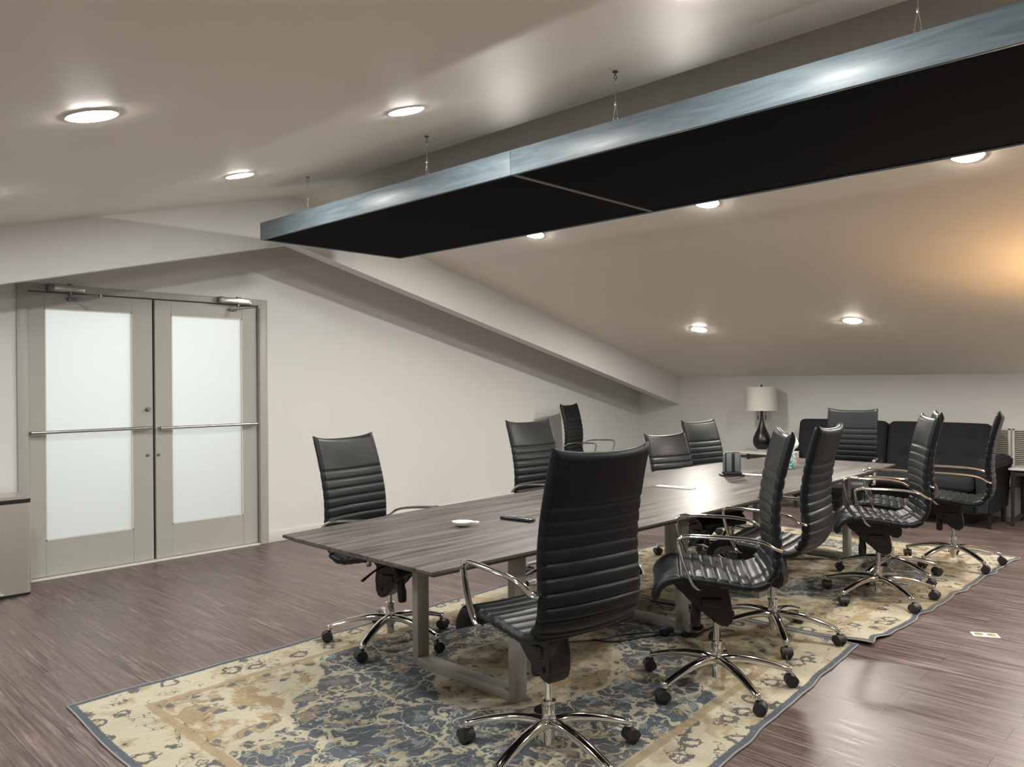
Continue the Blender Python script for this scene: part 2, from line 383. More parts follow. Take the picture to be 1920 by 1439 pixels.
def leaf(idx, x0, x1, px0, px1, bars, hinge):
    d = structure(empty('door_%d' % idx, ((x0 + x1) / 2, LY, 0)))
    d['label'] = ('left' if hinge < 0 else 'right') + ' leaf of the grey double door with a tall frosted pane'
    pz0, pz1 = .281, 2.013; y0, y1 = LY, LY + .044; zb_ = .016
    bm = bmesh.new()
    box(bm, ((x0 + px0) / 2, LY + .022, (DH + zb_) / 2), (px0 - x0, .044, DH - zb_), .0015, 1); box(bm, ((x1 + px1) / 2, LY + .022, (DH + zb_) / 2), (x1 - px1, .044, DH - zb_), .0015, 1)
    box(bm, ((px0 + px1) / 2, LY + .022, (pz0 + zb_) / 2), (px1 - px0, .042, pz0 - zb_), .0015, 1); box(bm, ((px0 + px1) / 2, LY + .022, (pz1 + DH) / 2), (px1 - px0, .042, DH - pz1), .0015, 1)
    part(finish('leaf_frame', bm, M['doorpaint']), d)
    part(span('pane', (px0, LY + .018, pz0), (px1, LY + .024, pz1), M['frost']), d)
    bm = bmesh.new()
    for a, b in (((px0, LY - .001, pz0), (px0 + .008, LY + .017, pz1)), ((px1 - .008, LY - .001, pz0), (px1, LY + .017, pz1)), ((px0, LY - .001, pz0), (px1, LY + .017, pz0 + .008)), ((px0, LY - .001, pz1 - .008), (px1, LY + .017, pz1))):
        box(bm, [(a[i] + b[i]) / 2 for i in range(3)], [b[i] - a[i] for i in range(3)])
    part(finish('glazing_bead', bm, M['trim'], smooth=False), d)
    bm = bmesh.new(); z = bars[2]
    sweep(bm, [(bars[0], LY - .055, z), (bars[1], LY - .055, z)], (.013, .013), 14)
    for x in (bars[0] + .012, bars[1] - .012):
        sweep(bm, [(x, LY - .055, z), (x, LY, z)], (.011, .011), 10)
    part(finish('pull_bar', bm, M['brushed']), d)
    def knob(nm, x, z, r, l):
        bm = bmesh.new(); lathe(bm, [(r * 1.0, 0), (r * 1.0, -.006), (r * .55, -.008), (r * .5, -l * .6), (r * .7, -l * .7), (r * .7, -l)], 16, (x, LY, z), 'y'); part(finish(nm, bm, M['closer']), d)
    if hinge < 0: knob('thumb_turn', 2.548, 1.24, .021, .035); knob('lock_cylinder', 2.545, .868, .014, .01)
    else: knob('lock_cylinder', 2.632, .866, .014, .01)
    return d
leaf(2, DX0, 2.590, DX0 + .113, DX0 + .739, (1.70, 2.56, 1.09), -1)
leaf(3, 2.610, DX1, DX0 + 1.049, DX0 + 1.673, (2.625, 3.475, 1.083), 1)
def closer(x0, x1, ex, label):
    cl = empty('door_closer', ((x0 + x1) / 2, YD - .02, 2.13), 0, label, 'door closer', 'overhead closers of the double door')
    y = YD - .02
    part(span('closer_body', (x0, y - .055, 2.135), (x1, y, 2.185), M['brushed'], bev=.006), cl)
    bm = bmesh.new(); box(bm, (x0 + .02, y - .028, 2.16), (.05, .06, .056), .006); part(finish('end_cap', bm, M['closer']), cl)
    bm = bmesh.new(); px = x0 + (x1 - x0) * .62; lathe(bm, [(.016, 0), (.016, .05), (.02, .05), (.02, .062)], 12, (px, y - .028, 2.135)); lathe(bm, [(.015, -.03), (.015, 0)], 12, (px, y - .028, 2.135)); part(finish('spindle', bm, M['closer']), cl)
    bm = bmesh.new(); sweep(bm, [(px, y - .03, 2.113), (ex, y - .20, 2.108)], (.012, .004), 8); sweep(bm, [(ex, y - .20, 2.100), (ex - .12, LY - .03, 2.088)], (.009, .004), 8)
    lathe(bm, [(.014, 0), (.014, .022)], 12, (ex, y - .2, 2.094)); box(bm, (ex - .13, LY - .021, 2.088), (.06, .04, .02), .003)
    part(finish('closer_arm', bm, M['closer']), cl)
closer(1.81, 2.06, 2.12, 'grey metal door closer on the frame head above the left leaf')
closer(3.12, 3.41, 3.40, 'grey metal door closer on the frame head above the right leaf')

# ------------------------------------------------------------------ ceiling downlights
def downlight(x, y, label):
    z = zc(x); sl = -SR if x > XR else SL
    r = empty('ceiling_downlight', (x, y, z), 0, label, 'ceiling light', 'round flush downlights in the sloping ceiling')
    r.rotation_euler = (0, -math.atan(sl), 0)
    if 'trim' not in MESH:
        bm = bmesh.new(); n = 40
        prof = [(.0795, -.002), (.0795, -.0055), (.083, -.006), (.088, -.003), (.090, .0), (.080, -.002)]
        lathe(bm, [(a, b) for a, b in prof[:-1]], n); 
        for f in [f for f in bm.faces if len(f.verts) == n]: bm.faces.remove(f)
        MESH['trim'] = finish('trim_ring', bm, M['white']).data
        bm = bmesh.new(); lathe(bm, [(.0790, -.001), (.0790, -.0065), (.074, -.0082), (.055, -.0092), (.03, -.0098), (.004, -.010)], n); MESH['diff'] = finish('light_diffuser', bm, M['diffuser']).data
        MESH['diffr'] = MESH['diff'].copy(); MESH['diffr'].materials[0] = M['diffuser_right']
        for o_ in [o_ for o_ in C.objects if o_.data in (MESH['trim'], MESH['diff'])]: bpy.data.objects.remove(o_)
    link('trim_ring', MESH['trim'], r); link('light_diffuser', MESH['diff'] if x < XR else MESH['diffr'], r)
MESH = {}
for x, y, lb in ((.938, 2.867, 'largest bright downlight at upper left, nearest the camera on the left slope'),
                 (2.285, 2.87, 'bright downlight on the left slope just left of the hanging panel, above the second cable'),
                 (2.285, 4.466, 'small bright downlight on the left slope nearest the beam over the doors'),
                 (4.81, 4.373, 'small downlight at the panel edge, right of the panel corner, nearest the beam'),
                 (4.81, 2.78, 'bright downlight peeking at the panel edge beside the joint between sections'),
                 (4.81, 1.19, 'bright warm-ringed downlight at the panel edge, furthest right'),
                 (7.45, 4.405, 'downlight low on the right slope above the lamp side'),
                 (7.45, 2.80, 'downlight low on the right slope above the dark sofa'),
                 (.938, 4.466, 'downlight on the left slope outside the picture, nearest the beam'), (.938, 1.27, 'downlight on the left slope outside the picture, near the camera'),
                 (2.285, 1.27, 'downlight on the left slope outside the picture, above the camera side'), (2.285, -.33, 'downlight on the left slope behind the camera'), (4.81, -.40, 'downlight on the right slope outside the picture'),
                 (7.45, 1.2, 'downlight low on the right slope outside the picture'), (7.45, -.4, 'downlight low on the right slope, far outside the picture'), (-.5, 2.87, 'downlight low on the left slope outside the picture')):
    downlight(x, y, lb)

# ------------------------------------------------------------------ hanging acoustic panel
PX0, PX1, PZ, PT = 2.901, 4.193, 2.496, .127
panel = empty('hanging_ceiling_panel', ((PX0 + PX1) / 2, 1.5, PZ), 0, 'long suspended panel with blue-grey timber edge and black underside', 'ceiling panel')
ys = [5.364, 2.80, .24, -2.32]
for i in range(3):
    a, b = ys[i], ys[i + 1]
    for x in (PX0, PX1 - .02): part(span('edge_board', (x, b + .001, PZ), (x + .02, a - .001, PZ + PT), M['timber'], bev=.0015), panel)
    part(span('underside_fabric', (PX0 + .021, b + .012, PZ + .006), (PX1 - .021, a - .021, PZ + .03), M['underfabric']), panel)
    part(span('joint_strip', (PX0 + .021, b - .011, PZ + .003), (PX1 - .021, b + .011, PZ + .028), M['strip']), panel)
part(span('edge_board', (PX0 + .02, 5.344, PZ), (PX1 - .02, 5.363, PZ + PT), M['timber'], bev=.0015), panel)
for y, lb in ((4.765, 'thin steel cable holding the far end of the hanging panel'), (3.499, 'thin steel cable, second along from the panel far end'), (2.161, 'thin steel cable holding the panel near its middle joint'), (.876, 'thin steel cable at upper right, nearest the camera')):
    x = PX0 + .035; zt = zc(x); zb0 = PZ + PT
    cb = empty('suspension_cable', (x, y, zb0), 0, lb, 'suspension cable', 'cables along the front edge of the hanging panel')
    bm = bmesh.new(); lathe(bm, [(.013, 0), (.013, .004)], 14, (0, 0, zt - zb0 - .008)); sweep(bm, [(0, 0, zt - zb0), (0, 0, zt - zb0 - .02)], (.003, .003), 8)
    sweep(bm, [(.009 * cos(2 * pi * k / 14), 0, zt - zb0 - .03 + .011 * sin(2 * pi * k / 14)) for k in range(14)], (.0025, .0025), 6, Vector((0, 1, 0)), True)
    finish('eye_hook', bm, M['closer'], cb)
    bm = bmesh.new(); sweep(bm, [(0, 0, zt - zb0 - .038), (0, 0, .088)], (.0013, .0013), 6); finish('wire', bm, M['wire'], cb)
    bm = bmesh.new(); box(bm, (0, 0, zt - zb0 - .05), (.007, .007, .014), .001); finish('cable_crimp', bm, M['wire'], cb)
    bm = bmesh.new(); box(bm, (0, 0, .088), (.007, .009, .016), .001)
    for s_ in (-1, 1): sweep(bm, smoothpath([(0, 0, .084), (0, s_ * .008, .05), (0, s_ * .011, .02), (0, s_ * .009, .001)], 5), lambda t_: (.0015 + .0016 * (t_ > .55), .0015 + .0016 * (t_ > .55)), 6)
    finish('turnbuckle', bm, M['wire'], cb)
    bm = bmesh.new(); box(bm, (0, 0, .002), (.022, .05, .004), .001); finish('mounting_plate', bm, M['wire'], cb)

# ------------------------------------------------------------------ rugs
def rug(name, corners, mat, L, W, label, seed, lift=None, rip=.35):
    """corners: (u0 v0) (u1 v0) (u1 v1) (u0 v1); u along X, v along -Y"""
    bm = bmesh.new(); uvl = bm.loops.layers.uv.new('UVMap'); nu, nv = 90, 50; rs = random.Random(seed)
    ph = [rs.uniform(0, 6) for _ in range(8)]; A, B, Cc, D = [Vector((*c, 0)) for c in corners]
    def P(i, j):
        u, v = i / nu, j / nv; p_ = (A * (1 - u) + B * u) * (1 - v) + (D * (1 - u) + Cc * u) * v
        e = max(0, (v - .8) / .2) ** 2; e0 = max(0, (.2 - v) / .2) ** 2
        p_.y += e * rip * (.010 * sin(u * 31 + ph[0]) + .008 * sin(u * 57 + ph[1]) + .006 * sin(u * 83 + ph[5])) + e0 * .006 * sin(u * 40 + ph[2])
        ex = max(0, (.15 - u) / .15) ** 2
        p_.x += ex * .008 * sin(v * 14 + ph[3])
        z = .007 + e * .001 * (1 + sin(u * 57 + ph[4]))
        if lift: z += lift[2] * math.exp(-((u - lift[0]) ** 2 + (v - lift[1]) ** 2) / .004)
        return Vector((p_.x, p_.y, z)), u * L, v * W
    g = [[None] * (nv + 1) for _ in range(nu + 1)]; gb = {}
    for i in range(nu + 1):
        for j in range(nv + 1):
            p_, u, v = P(i, j); g[i][j] = (bm.verts.new(p_), u, v)
            gb[i, j] = (bm.verts.new((p_.x, p_.y, max(.0005, p_.z - .0065))), u, v)
    def F(q):
        f = bm.faces.new([a[0] for a in q])
        for lp, a in zip(f.loops, q): lp[uvl].uv = (a[1], a[2])
    for i in range(nu):
        for j in range(nv):
            F([g[i][j], g[i + 1][j], g[i + 1][j + 1], g[i][j + 1]]); F([gb[i, j], gb[i, j + 1], gb[i + 1, j + 1], gb[i + 1, j]])
    for i in range(nu):
        for j in (0, nv): F([g[i][j], g[i + 1][j], gb[i + 1, j], gb[i, j]])
    for j in range(nv):
        for i in (0, nu): F([g[i][j], g[i][j + 1], gb[i, j + 1], gb[i, j]])
    o = empty(name, (*corners[0], 0), 0, label, 'rug', 'patterned rugs under the table')
    f = finish('rug_pile', bm, mat, None); part(f, o)
    bm = bmesh.new(); loop = [P(i, 0)[0] for i in range(nu)] + [P(nu, j)[0] for j in range(nv)] + [P(i, nv)[0] for i in range(nu, 0, -1)] + [P(0, j)[0] for j in range(nv, 0, -1)]
    sweep(bm, [p_ + Vector((0, 0, -.0022)) for p_ in loop], (.0042, .0038), 6, closed=True)
    part(finish('edge_binding', bm, M['rugedge']), o)
    return o
rug('patterned_rug', ((1.138, 3.885), (4.352, 3.90), (4.356, 1.620), (1.105, 1.36)), M['rug1'], 3.22, 2.45, 'cream and slate blue patterned rug under the near half of the table', 1)
rug('patterned_rug', ((4.372, 3.915), (7.41, 3.87), (7.345, 1.468), (4.375, 1.56)), M['rug2'], 3.04, 2.42, 'cream and slate blue patterned rug under the far half of the table, edge rippled', 2, (.012, .99, .022), .8)

# ------------------------------------------------------------------ conference table
TZ = .735
tab = empty('conference_table', (4.36, 2.83, .008), 0, 'long boat-shaped conference table with grey-brown woodgrain top and metal loop legs', 'table')
def outline(n=40):
    x0, x1 = 1.897, 6.90; top = []; bot = []
    for i in range(n + 1):
        s_ = i / n; x = x0 + (x1 - x0) * s_; q = 1 - (2 * s_ - 1) ** 2
        bot.append((x, 2.252 - .068 * q)); top.append((x, 3.322 + .14 * q + .01 * s_))
    return bot + top[::-1]
bm = bmesh.new(); ol = outline()
def inset(pts, d):
    n = len(pts); out = []
    for i in range(n):
        a = Vector(pts[i - 1]); b = Vector(pts[i]); c = Vector(pts[(i + 1) % n])
        e1 = (b - a).normalized(); e2 = (c - b).normalized(); n1 = Vector((-e1.y, e1.x)); n2 = Vector((-e2.y, e2.x)); m_ = (n1 + n2); k = d / max(.3, (1 + n1.dot(n2)) / 2) / 2
        out.append(tuple(b + m_ * k))
    return out
lv = [(inset(ol, .045), TZ - .036), (ol, TZ - .012), (ol, TZ - .002), (inset(ol, .002), TZ)]
rings = [[bm.verts.new((p_[0], p_[1], z)) for p_ in o_] for o_, z in lv]
for A, B in zip(rings, rings[1:]):
    for i in range(len(A)): bm.faces.new((A[i], A[(i + 1) % len(A)], B[(i + 1) % len(A)], B[i]))
bm.faces.new(rings[0]); bm.faces.new(rings[-1])
part(finish('tabletop', bm, M['laminate'], auto=25), tab)
for x in (2.56, 3.93, 4.87, 6.37):
    bm = bmesh.new(); y0, y1 = 2.425, 3.15; z0 = .008; zt = TZ - .037; w_, tk = .075, .045
    for y in (y0, y1): box(bm, (x, y + (tk / 2 if y == y0 else -tk / 2), (z0 + zt) / 2), (w_, tk, zt - z0), .004)
    box(bm, (x, (y0 + y1) / 2, z0 + tk / 2), (w_ - .001, y1 - y0 - .01, tk), .004); box(bm, (x, (y0 + y1) / 2, zt - tk / 2), (w_ - .001, y1 - y0 - .01, tk), .004)
    o = part(finish('leg', bm, M['legmetal']), tab)
bm = bmesh.new()
for y in (2.62, 2.95): box(bm, (4.46, y, TZ - .062), (3.74, .05, .04), .003)
part(finish('under_rail', bm, M['legmetal']), tab)

# ------------------------------------------------------------------ office chairs
def shell(prof, w0, w1, rib0, pitch, nseam_gap, horn=0.0, t0=.024, flip=False, dish=.02, free='a', seams=()):
    """prof: (y,z) centre line, built from start to end; w0,w1 half widths"""
    P = smoothpath([(0, a, b) for a, b in prof], 10)
    # resample evenly
    ds = [0]
    for a, b in zip(P, P[1:]): ds.append(ds[-1] + (b - a).length)
    Ltot = ds[-1]; N = int(Ltot / .0062); pts = []; k = 0
    for i in range(N + 1):
        s_ = Ltot * i / N
        while k < len(ds) - 2 and ds[k + 1] < s_: k += 1
        f = (s_ - ds[k]) / max(1e-9, ds[k + 1] - ds[k]); pts.append((P[k].lerp(P[k + 1], min(1, f)), s_))
    nx = 26; bm = bmesh.new(); F, Bk = [], []
    for i, (p_, s_) in enumerate(pts):
        d = pts[min(i + 1, N)][0] - pts[max(i - 1, 0)][0]; d.normalize(); nrm = Vector((0, -d.z, d.y))
        if flip: nrm = -nrm
        # rib profile
        dist = min([abs(s_ - q) for q in seams] or [9])
        lo_ = max([q for q in seams if q <= s_] or [0]); hi_ = min([q for q in seams if q > s_] or [Ltot])
        span_ = hi_ - lo_; m_ = (s_ - lo_) / span_ if span_ > 0 else .5
        pil = max(0, 1 - abs(2 * m_ - 1) ** (4.5 if span_ < .08 else 14)) ** .75
        amp = .0095
        th = t0 * .5 + amp * (pil if seams else 1)
        e = max(0.0, s_ if free == 'a' else Ltot - s_)
        th *= min(1, .45 + (e / .022) ** .6 * .55) if e < .022 else 1
        W_ = w0 + (w1 - w0) * s_ / Ltot
        rf, rb = [], []
        for j in range(nx + 1):
            q = -1 + 2 * j / nx; q = math.copysign(abs(q) ** .8, q); x = q * W_
            ed = max(0, 1 - abs(q)) * W_; ef = min(1, (ed / .014) ** .5) if ed < .014 else 1
            bd = .0045 * math.exp(-((ed - .024) / .004) ** 2)
            thx = max(.0035, (th * (.55 + .45 * ef) if ef < 1 else th) - bd)
            if ed < 1e-6: thx = .0045
            curve = dish * abs(q) ** 2.2
            hz = horn * (abs(q) ** 5) * max(0, (s_ / Ltot - .86) / .14) ** 2 - horn * .35 * (1 - q * q) * max(0, (s_ / Ltot - .9) / .1)
            c = p_ + nrm * curve + d * hz
            rf.append(bm.verts.new((x, c.y + nrm.y * thx, c.z + nrm.z * thx))); rb.append(bm.verts.new((x, c.y - nrm.y * thx, c.z - nrm.z * thx)))
        F.append(rf); Bk.append(rb)
    for i in range(N):
        for j in range(nx):
            bm.faces.new((F[i][j], F[i][j + 1], F[i + 1][j + 1], F[i + 1][j])); bm.faces.new((Bk[i][j + 1], Bk[i][j], Bk[i + 1][j], Bk[i + 1][j + 1]))
        for j in (0, nx): bm.faces.new((F[i][j], F[i + 1][j], Bk[i + 1][j], Bk[i][j]))
    for i in (0, N):
        for j in range(nx): bm.faces.new((F[i][j], F[i][j + 1], Bk[i][j + 1], Bk[i][j]))
    return bm
ORG = Vector((0, 0, .50))      # seat assembly meshes are relative to this tilt point
def keep(name, bm, mat, off=(0, 0, 0), auto=60):
    bmesh.ops.translate(bm, vec=[-c for c in off], verts=bm.verts); o_ = finish(name, bm, mat, auto=auto); me = o_.data; bpy.data.objects.remove(o_); MESH[name] = me
sprof = [(.268, .452), (.262, .490), (.225, .527), (.16, .540), (.06, .535), (-.04, .523), (-.11, .514), (-.17, .517), (-.223, .541)]
keep('seat', shell(sprof, .243, .243, 0, 0, 0, 0, .022, flip=True, dish=.008, seams=[.150, .160] + [.160 + .0505 * k for k in range(1, 7)] + [.54]), M['leather'], ORG)
bprof = [(-.2235, .5415), (-.250, .574), (-.266, .622), (-.269, .69), (-.262, .77), (-.263, .86), (-.279, .97), (-.304, 1.08), (-.333, 1.182)]
bl = .642
keep('backrest', shell(bprof, .243, .226, 0, 0, 0, .013, .022, flip=True, dish=.024, free='b', seams=[-.03, .0195] + [.0195 + .0495 * k for k in range(1, 10)]), M['leather'], ORG)
for s_, nm in ((-1, 'arm_l'), (1, 'arm_r')):
    bm = bmesh.new(); x = s_ * .262
    pth = smoothpath([(s_ * .246, -.258, .690), (x, -.235, .700), (x + s_ * .008, -.185, .728), (x + s_ * .012, -.10, .742), (x + s_ * .012, .04, .747), (x + s_ * .012, .135, .748)], 5)[:-1] + \
        smoothpath([(x + s_ * .012, .135, .748), (x + s_ * .012, .166, .738), (x + s_ * .012, .172, .705), (x + s_ * .010, .150, .62), (x + s_ * .004, .118, .545), (x, .098, .520), (s_ * .244, .088, .512)], 5)
    n = len(pth)
    def rad(t_):
        pad = math.exp(-((t_ - .42) / .13) ** 4)
        return (.0150 + .003 * pad, .0080 + .001 * pad)
    sweep(bm, pth, rad, 10, Vector((0, .0, 1)) if False else Vector((.0, -.30, .95)))
    keep(nm, bm, M['chrome'], ORG)
bm = bmesh.new()
prism(bm, [(.20, .512), (.19, .462), (.13, .430), (.07, .360), (.0, .300), (-.035, .286), (-.062, .292), (-.078, .33), (-.068, .39), (-.04, .47), (-.10, .49), (-.10, .508)], (-.052, .052), 0)
bmesh.ops.bevel(bm, geom=bm.edges[:], offset=.011, segments=3, affect='EDGES')
box(bm, (0, .02, .40), (.125, .10, .05), .012)
lathe(bm, [(.012, -.058), (.012, .058)], 14, (0, -.03, .335), 'x')
box(bm, (0, .03, .508), (.26, .22, .012), .004)
lathe(bm, [(.019, -.15), (.024, -.142), (.025, -.09), (.020, -.07), (.020, 0)], 16, (.015, .092, .42))
keep('mech', bm, M['black'], ORG)
bm = bmesh.new()
sweep(bm, smoothpath([(.05, .03, .475), (.15, .045, .468), (.22, .06, .455), (.285, .075, .440)], 5), lambda t_: (.006 + .010 * max(0, t_ - .45), .005 + .004 * max(0, t_ - .45)), 8)
keep('lever', bm, M['black'], ORG)
bm = bmesh.new(); lathe(bm, [(.014, .19), (.014, .40)], 18); keep('piston', bm, M['chrome'])
bm = bmesh.new(); lathe(bm, [(.021, .045), (.021, .09), (.030, .10), (.032, .118), (.030, .142), (.025, .150), (.025, .200), (.027, .202), (.027, .213), (.020, .215), (.016, .215)], 22); keep('hub', bm, M['chrome'])
bm = bmesh.new()
sweep(bm, smoothpath([(0, .018, .128), (0, .07, .134), (0, .15, .128), (0, .23, .112), (0, .30, .092), (0, .335, .080)], 5), lambda t_: (.025 - .006 * t_, .021 - .009 * t_), 12)
lathe(bm, [(.004, .0145), (.012, .012), (.0155, .004), (.0155, -.012), (.010, -.014)], 12, (0, .335, .080))
keep('legm', bm, M['chrome'])
bm = bmesh.new()
for s_ in (-1, 1):
    lathe(bm, [(.010, -.0105), (.024, -.0105), (.0275, -.007), (.0275, .005), (.022, .0095), (.010, .0105)], 20, (s_ * .0155, .0, .0275), 'x')
prism(bm, [(.030 * cos(a), .0275 + .031 * sin(a)) for a in [radians(q) for q in range(-20, 181, 20)]] + [(-.012, .020), (.012, .018)], (-.0275, .0275), 0)
lathe(bm, [(.008, .03), (.008, .064)], 10, (0, .012, 0))
keep('caster', bm, M['rubber'])

def chair(x, y, th, zt, base, label, z0=.009, tilt=0.0, rs=None):
    r = empty('office_chair', (x, y, z0), radians(th - 90), label, 'chair', 'black ribbed leather office chairs')
    dz = zt - 1.19 - z0 + .008; c = ORG + Vector((0, 0, dz)); R_ = (radians(tilt), 0, 0)
    for nm, me in (('seat', 'seat'), ('backrest', 'backrest'), ('armrest', 'arm_l'), ('armrest', 'arm_r'), ('tilt_mechanism', 'mech'), ('height_lever', 'lever')):
        o = link(nm, MESH[me], r, c, R_)
        if nm == 'armrest': o['label'] = 'polished chrome armrest loop'
    link('gas_cylinder', MESH['piston'], r, (0, 0, dz)); link('base_hub', MESH['hub'], r)
    rr = random.Random(int(x * 1000 + y * 77))
    for k in range(5):
        a = radians(base + 72 * k - th)          # leg mesh points to local +Y, chair local +Y = th
        l = link('leg', MESH['legm'], r, None, (0, 0, a))
        ca = rr.uniform(-1.2, 1.2) + pi
        link('caster', MESH['caster'], l, (0 + .012 * sin(ca), .335 - .012 * cos(ca), 0), (0, 0, ca))
    return r
chair(2.262, 1.998, 80, 1.200, 44, 'black chair closest to the camera, seen from behind at the near end of the table')
chair(2.672, 3.530, 279, 1.148, 64, 'black chair facing the table at its near left corner, against the white wall', tilt=4)
chair(4.30, 3.64, -92, 1.165, 20, 'black chair on the wall side of the table, second from the doors', tilt=4)
chair(5.56, 3.31, -103, 1.015, 30, 'low black chair on the wall side of the table, top lower than its neighbours', tilt=5)
chair(6.36, 3.45, -99, 1.09, 50, 'black chair on the wall side of the table, left of the table lamp', tilt=5)
chair(7.53, 2.90, 189, 1.14, 10, 'black chair facing the camera at the far end of the table before the sofa')
chair(7.50, 5.90, -76, 1.15, 40, 'black chair standing apart against the door wall, under the beam', z0=0)
chair(3.312, 1.880, 123, 1.194, 24, 'black chair turned sideways on the camera side, second from the nearest chair')
chair(4.162, 2.010, 97, 1.186, 1, 'black chair seen half from behind, just beyond the sideways chair')
chair(5.365, 1.862, 118, 1.191, 18, 'black chair sideways before the right sofa cushion, overlapping another behind it')
chair(6.01, 2.00, 110, 1.19, 28, 'black chair mostly hidden behind another before the sofa')
chair(6.765, 1.79, 101.5, 1.166, 15, 'rightmost black chair, edge-on at the far corner of the rugs')

# ------------------------------------------------------------------ things on the table
# remote
rm = empty('remote_control', (2.90, 2.765, TZ), radians(-82), 'slim black remote control lying on the table, left of the nearest chair', 'remote control')
boxobj('remote_body', (0, 0, .009), (.19, .052, .017), M['blackgloss'], rm, .006, 3)
bm = bmesh.new(); lathe(bm, [(.016, 0), (.016, .0025), (.010, .003)], 20, (-.02, 0, .0175)); finish('navigation_ring', bm, M['greyplastic'], rm)
bm = bmesh.new()
for i in range(3):
    for j in (-1, 0, 1): box(bm, (-.075 + i * .014, j * .014, .018), (.009, .009, .002), .0007)
for i in range(2):
    for j in (-1, 1): box(bm, (.012 + i * .016, j * .013, .018), (.008, .012, .002), .0007)
finish('buttons', bm, M['greyplastic'], rm)
# small white scoop-like thing
bm = bmesh.new(); n = 26; cen = []
prof = [(.0, .004), (.35, .005), (.7, .010), (.92, .020), (1.0, .026), (1.0, .029), (.90, .024), (.66, .015), (.3, .010), (.0, .009)]
for q, z in prof:
    ring = []
    for i in range(n):
        a = 2 * pi * i / n; rx = .052 * (1 + .05 * sin(3 * a)); ry = .040
        ring.append(bm.verts.new((q * rx * cos(a) + .0001 * cos(a), q * ry * sin(a) + .0001 * sin(a), z - .003)))
    cen.append(ring)
for A, B in zip(cen, cen[1:]):
    for i in range(n): bm.faces.new((A[i], A[(i + 1) % n], B[(i + 1) % n], B[i]))
wd = empty('small_dish', (2.60, 2.85, TZ), radians(-46), 'small white leaf-shaped dish on the near end of the table', 'dish')
finish('bowl', bm, M['white'], wd)
bm = bmesh.new(); prism(bm, [(.045, -.012), (.062, -.008), (.078, -.014), (.082, -.004), (.066, .002), (.080, .008), (.074, .016), (.056, .010), (.045, .012)], (.018, .024), 2); finish('tab', bm, M['white'], wd)
# power pop-up lids, coloured white for the reflection along their edges
for x, y, rz, lb in ((4.47, 2.835, 8, 'slim power pop-up lid in the tabletop, edge reflection coloured white, left of the charging stand'), (5.43, 2.755, 12, 'slim power pop-up lid in the tabletop, edge reflection coloured white, right of the charging stand')):
    pc = empty('popup_lid_glint', (x, y, TZ), radians(rz), lb, 'power pop-up', 'power pop-up lids in the tabletop')
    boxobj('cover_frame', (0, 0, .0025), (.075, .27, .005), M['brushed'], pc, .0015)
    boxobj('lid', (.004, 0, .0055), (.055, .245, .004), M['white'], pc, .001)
# charging stand
cs = empty('charging_stand', (5.31, 2.875, TZ), radians(-46), 'dark grey upright charging stand on the table, before the white side table', 'charging stand')
bm = bmesh.new(); prism(bm, [(-.075, -.055), (.075, -.055), (.085, -.04), (.085, .04), (.075, .055), (-.075, .055), (-.085, .04), (-.085, -.04)], (0, .012), 2)
A = [v_ for v_ in bm.verts]; box(bm, (0, 0, .02), (.13, .085, .022), .008); finish('stand_base', bm, M['black'], cs)
bm = bmesh.new(); box(bm, (0, 0, .100), (.112, .070, .15), .012, 3); finish('stand_body', bm, M['black'], cs)
bm = bmesh.new()
for x in (-.03, .03): box(bm, (x, -.036, .100), (.038, .012, .135), .005)
for s_ in (-1, 1): box(bm, (s_ * .057, 0, .10), (.010, .046, .135), .004)
finish('grey_panels', bm, M['greyplastic'], cs)
# tissue box
tb = empty('tissue_box', (6.08, 2.785, TZ), radians(8), 'patterned teal and brown cube tissue box on the far part of the table', 'tissue box')
boxobj('carton', (0, 0, .066), (.115, .115, .130), M['tissuebox'], tb, .002)
bm = bmesh.new(); rr = random.Random(3)
rings = []
for k in range(7):
    z = .128 + .020 * k; rad_ = (.022, .036, .052, .056, .046, .028, .008)[k]
    rings.append([bm.verts.new(((rad_ * (1 + .28 * sin(5 * a + k)) * cos(a)) * .6 + .003 * k, rad_ * .9 * (1 + .3 * cos(4 * a + k * .8)) * sin(a) - .006 * k, z + .010 * sin(3 * a + 1))) for a in [2 * pi * i / 22 for i in range(22)]])
for A, B in zip(rings, rings[1:]):
    for i in range(22): bm.faces.new((A[i], A[(i + 1) % 22], B[(i + 1) % 22], B[i]))
bm.faces.new(rings[-1]); bm.faces.new(rings[0])
finish('tissue', bm, simple('tissue_paper', (.9, .9, .88), .9), tb)

# ------------------------------------------------------------------ cable bundle on the rug
cb = empty('power_cable', (3.7, 2.5, .008), 0, 'black power cable with a coiled bundle lying on the rug under the table', 'cable')
bm = bmesh.new(); z = .016
sweep(bm, smoothpath([(3.20, 2.86, z), (3.42, 2.70, z), (3.60, 2.63, z), (3.78, 2.51, z), (3.86, 2.39, z)], 8), (.005, .005), 6)
sweep(bm, smoothpath([(3.42, 2.70, z), (3.48, 2.60, z), (3.62, 2.54, z), (3.76, 2.47, z), (3.85, 2.37, z)], 8), (.005, .005), 6)
sweep(bm, smoothpath([(3.90, 2.35, z), (4.05, 2.33, z), (4.2, 2.36, z), (4.32, 2.55, z), (4.28, 2.9, z)], 8), (.005, .005), 6)
for k in range(5):
    a0 = .3 * k
    sweep(bm, [(3.89 + (.070 + .006 * k) * cos(a) , 2.355 + (.035 + .004 * k) * sin(a + .2), .016 + .007 * k + .004 * sin(2 * a + a0)) for a in [2 * pi * i / 22 for i in range(22)]], (.005, .005), 6, closed=True)
part(finish('cord', bm, M['black']), cb)
bm = bmesh.new(); box(bm, (3.79, 2.46, .028), (.09, .045, .034), .006, rot=None); part(finish('power_adapter', bm, M['blackgloss']), cb)

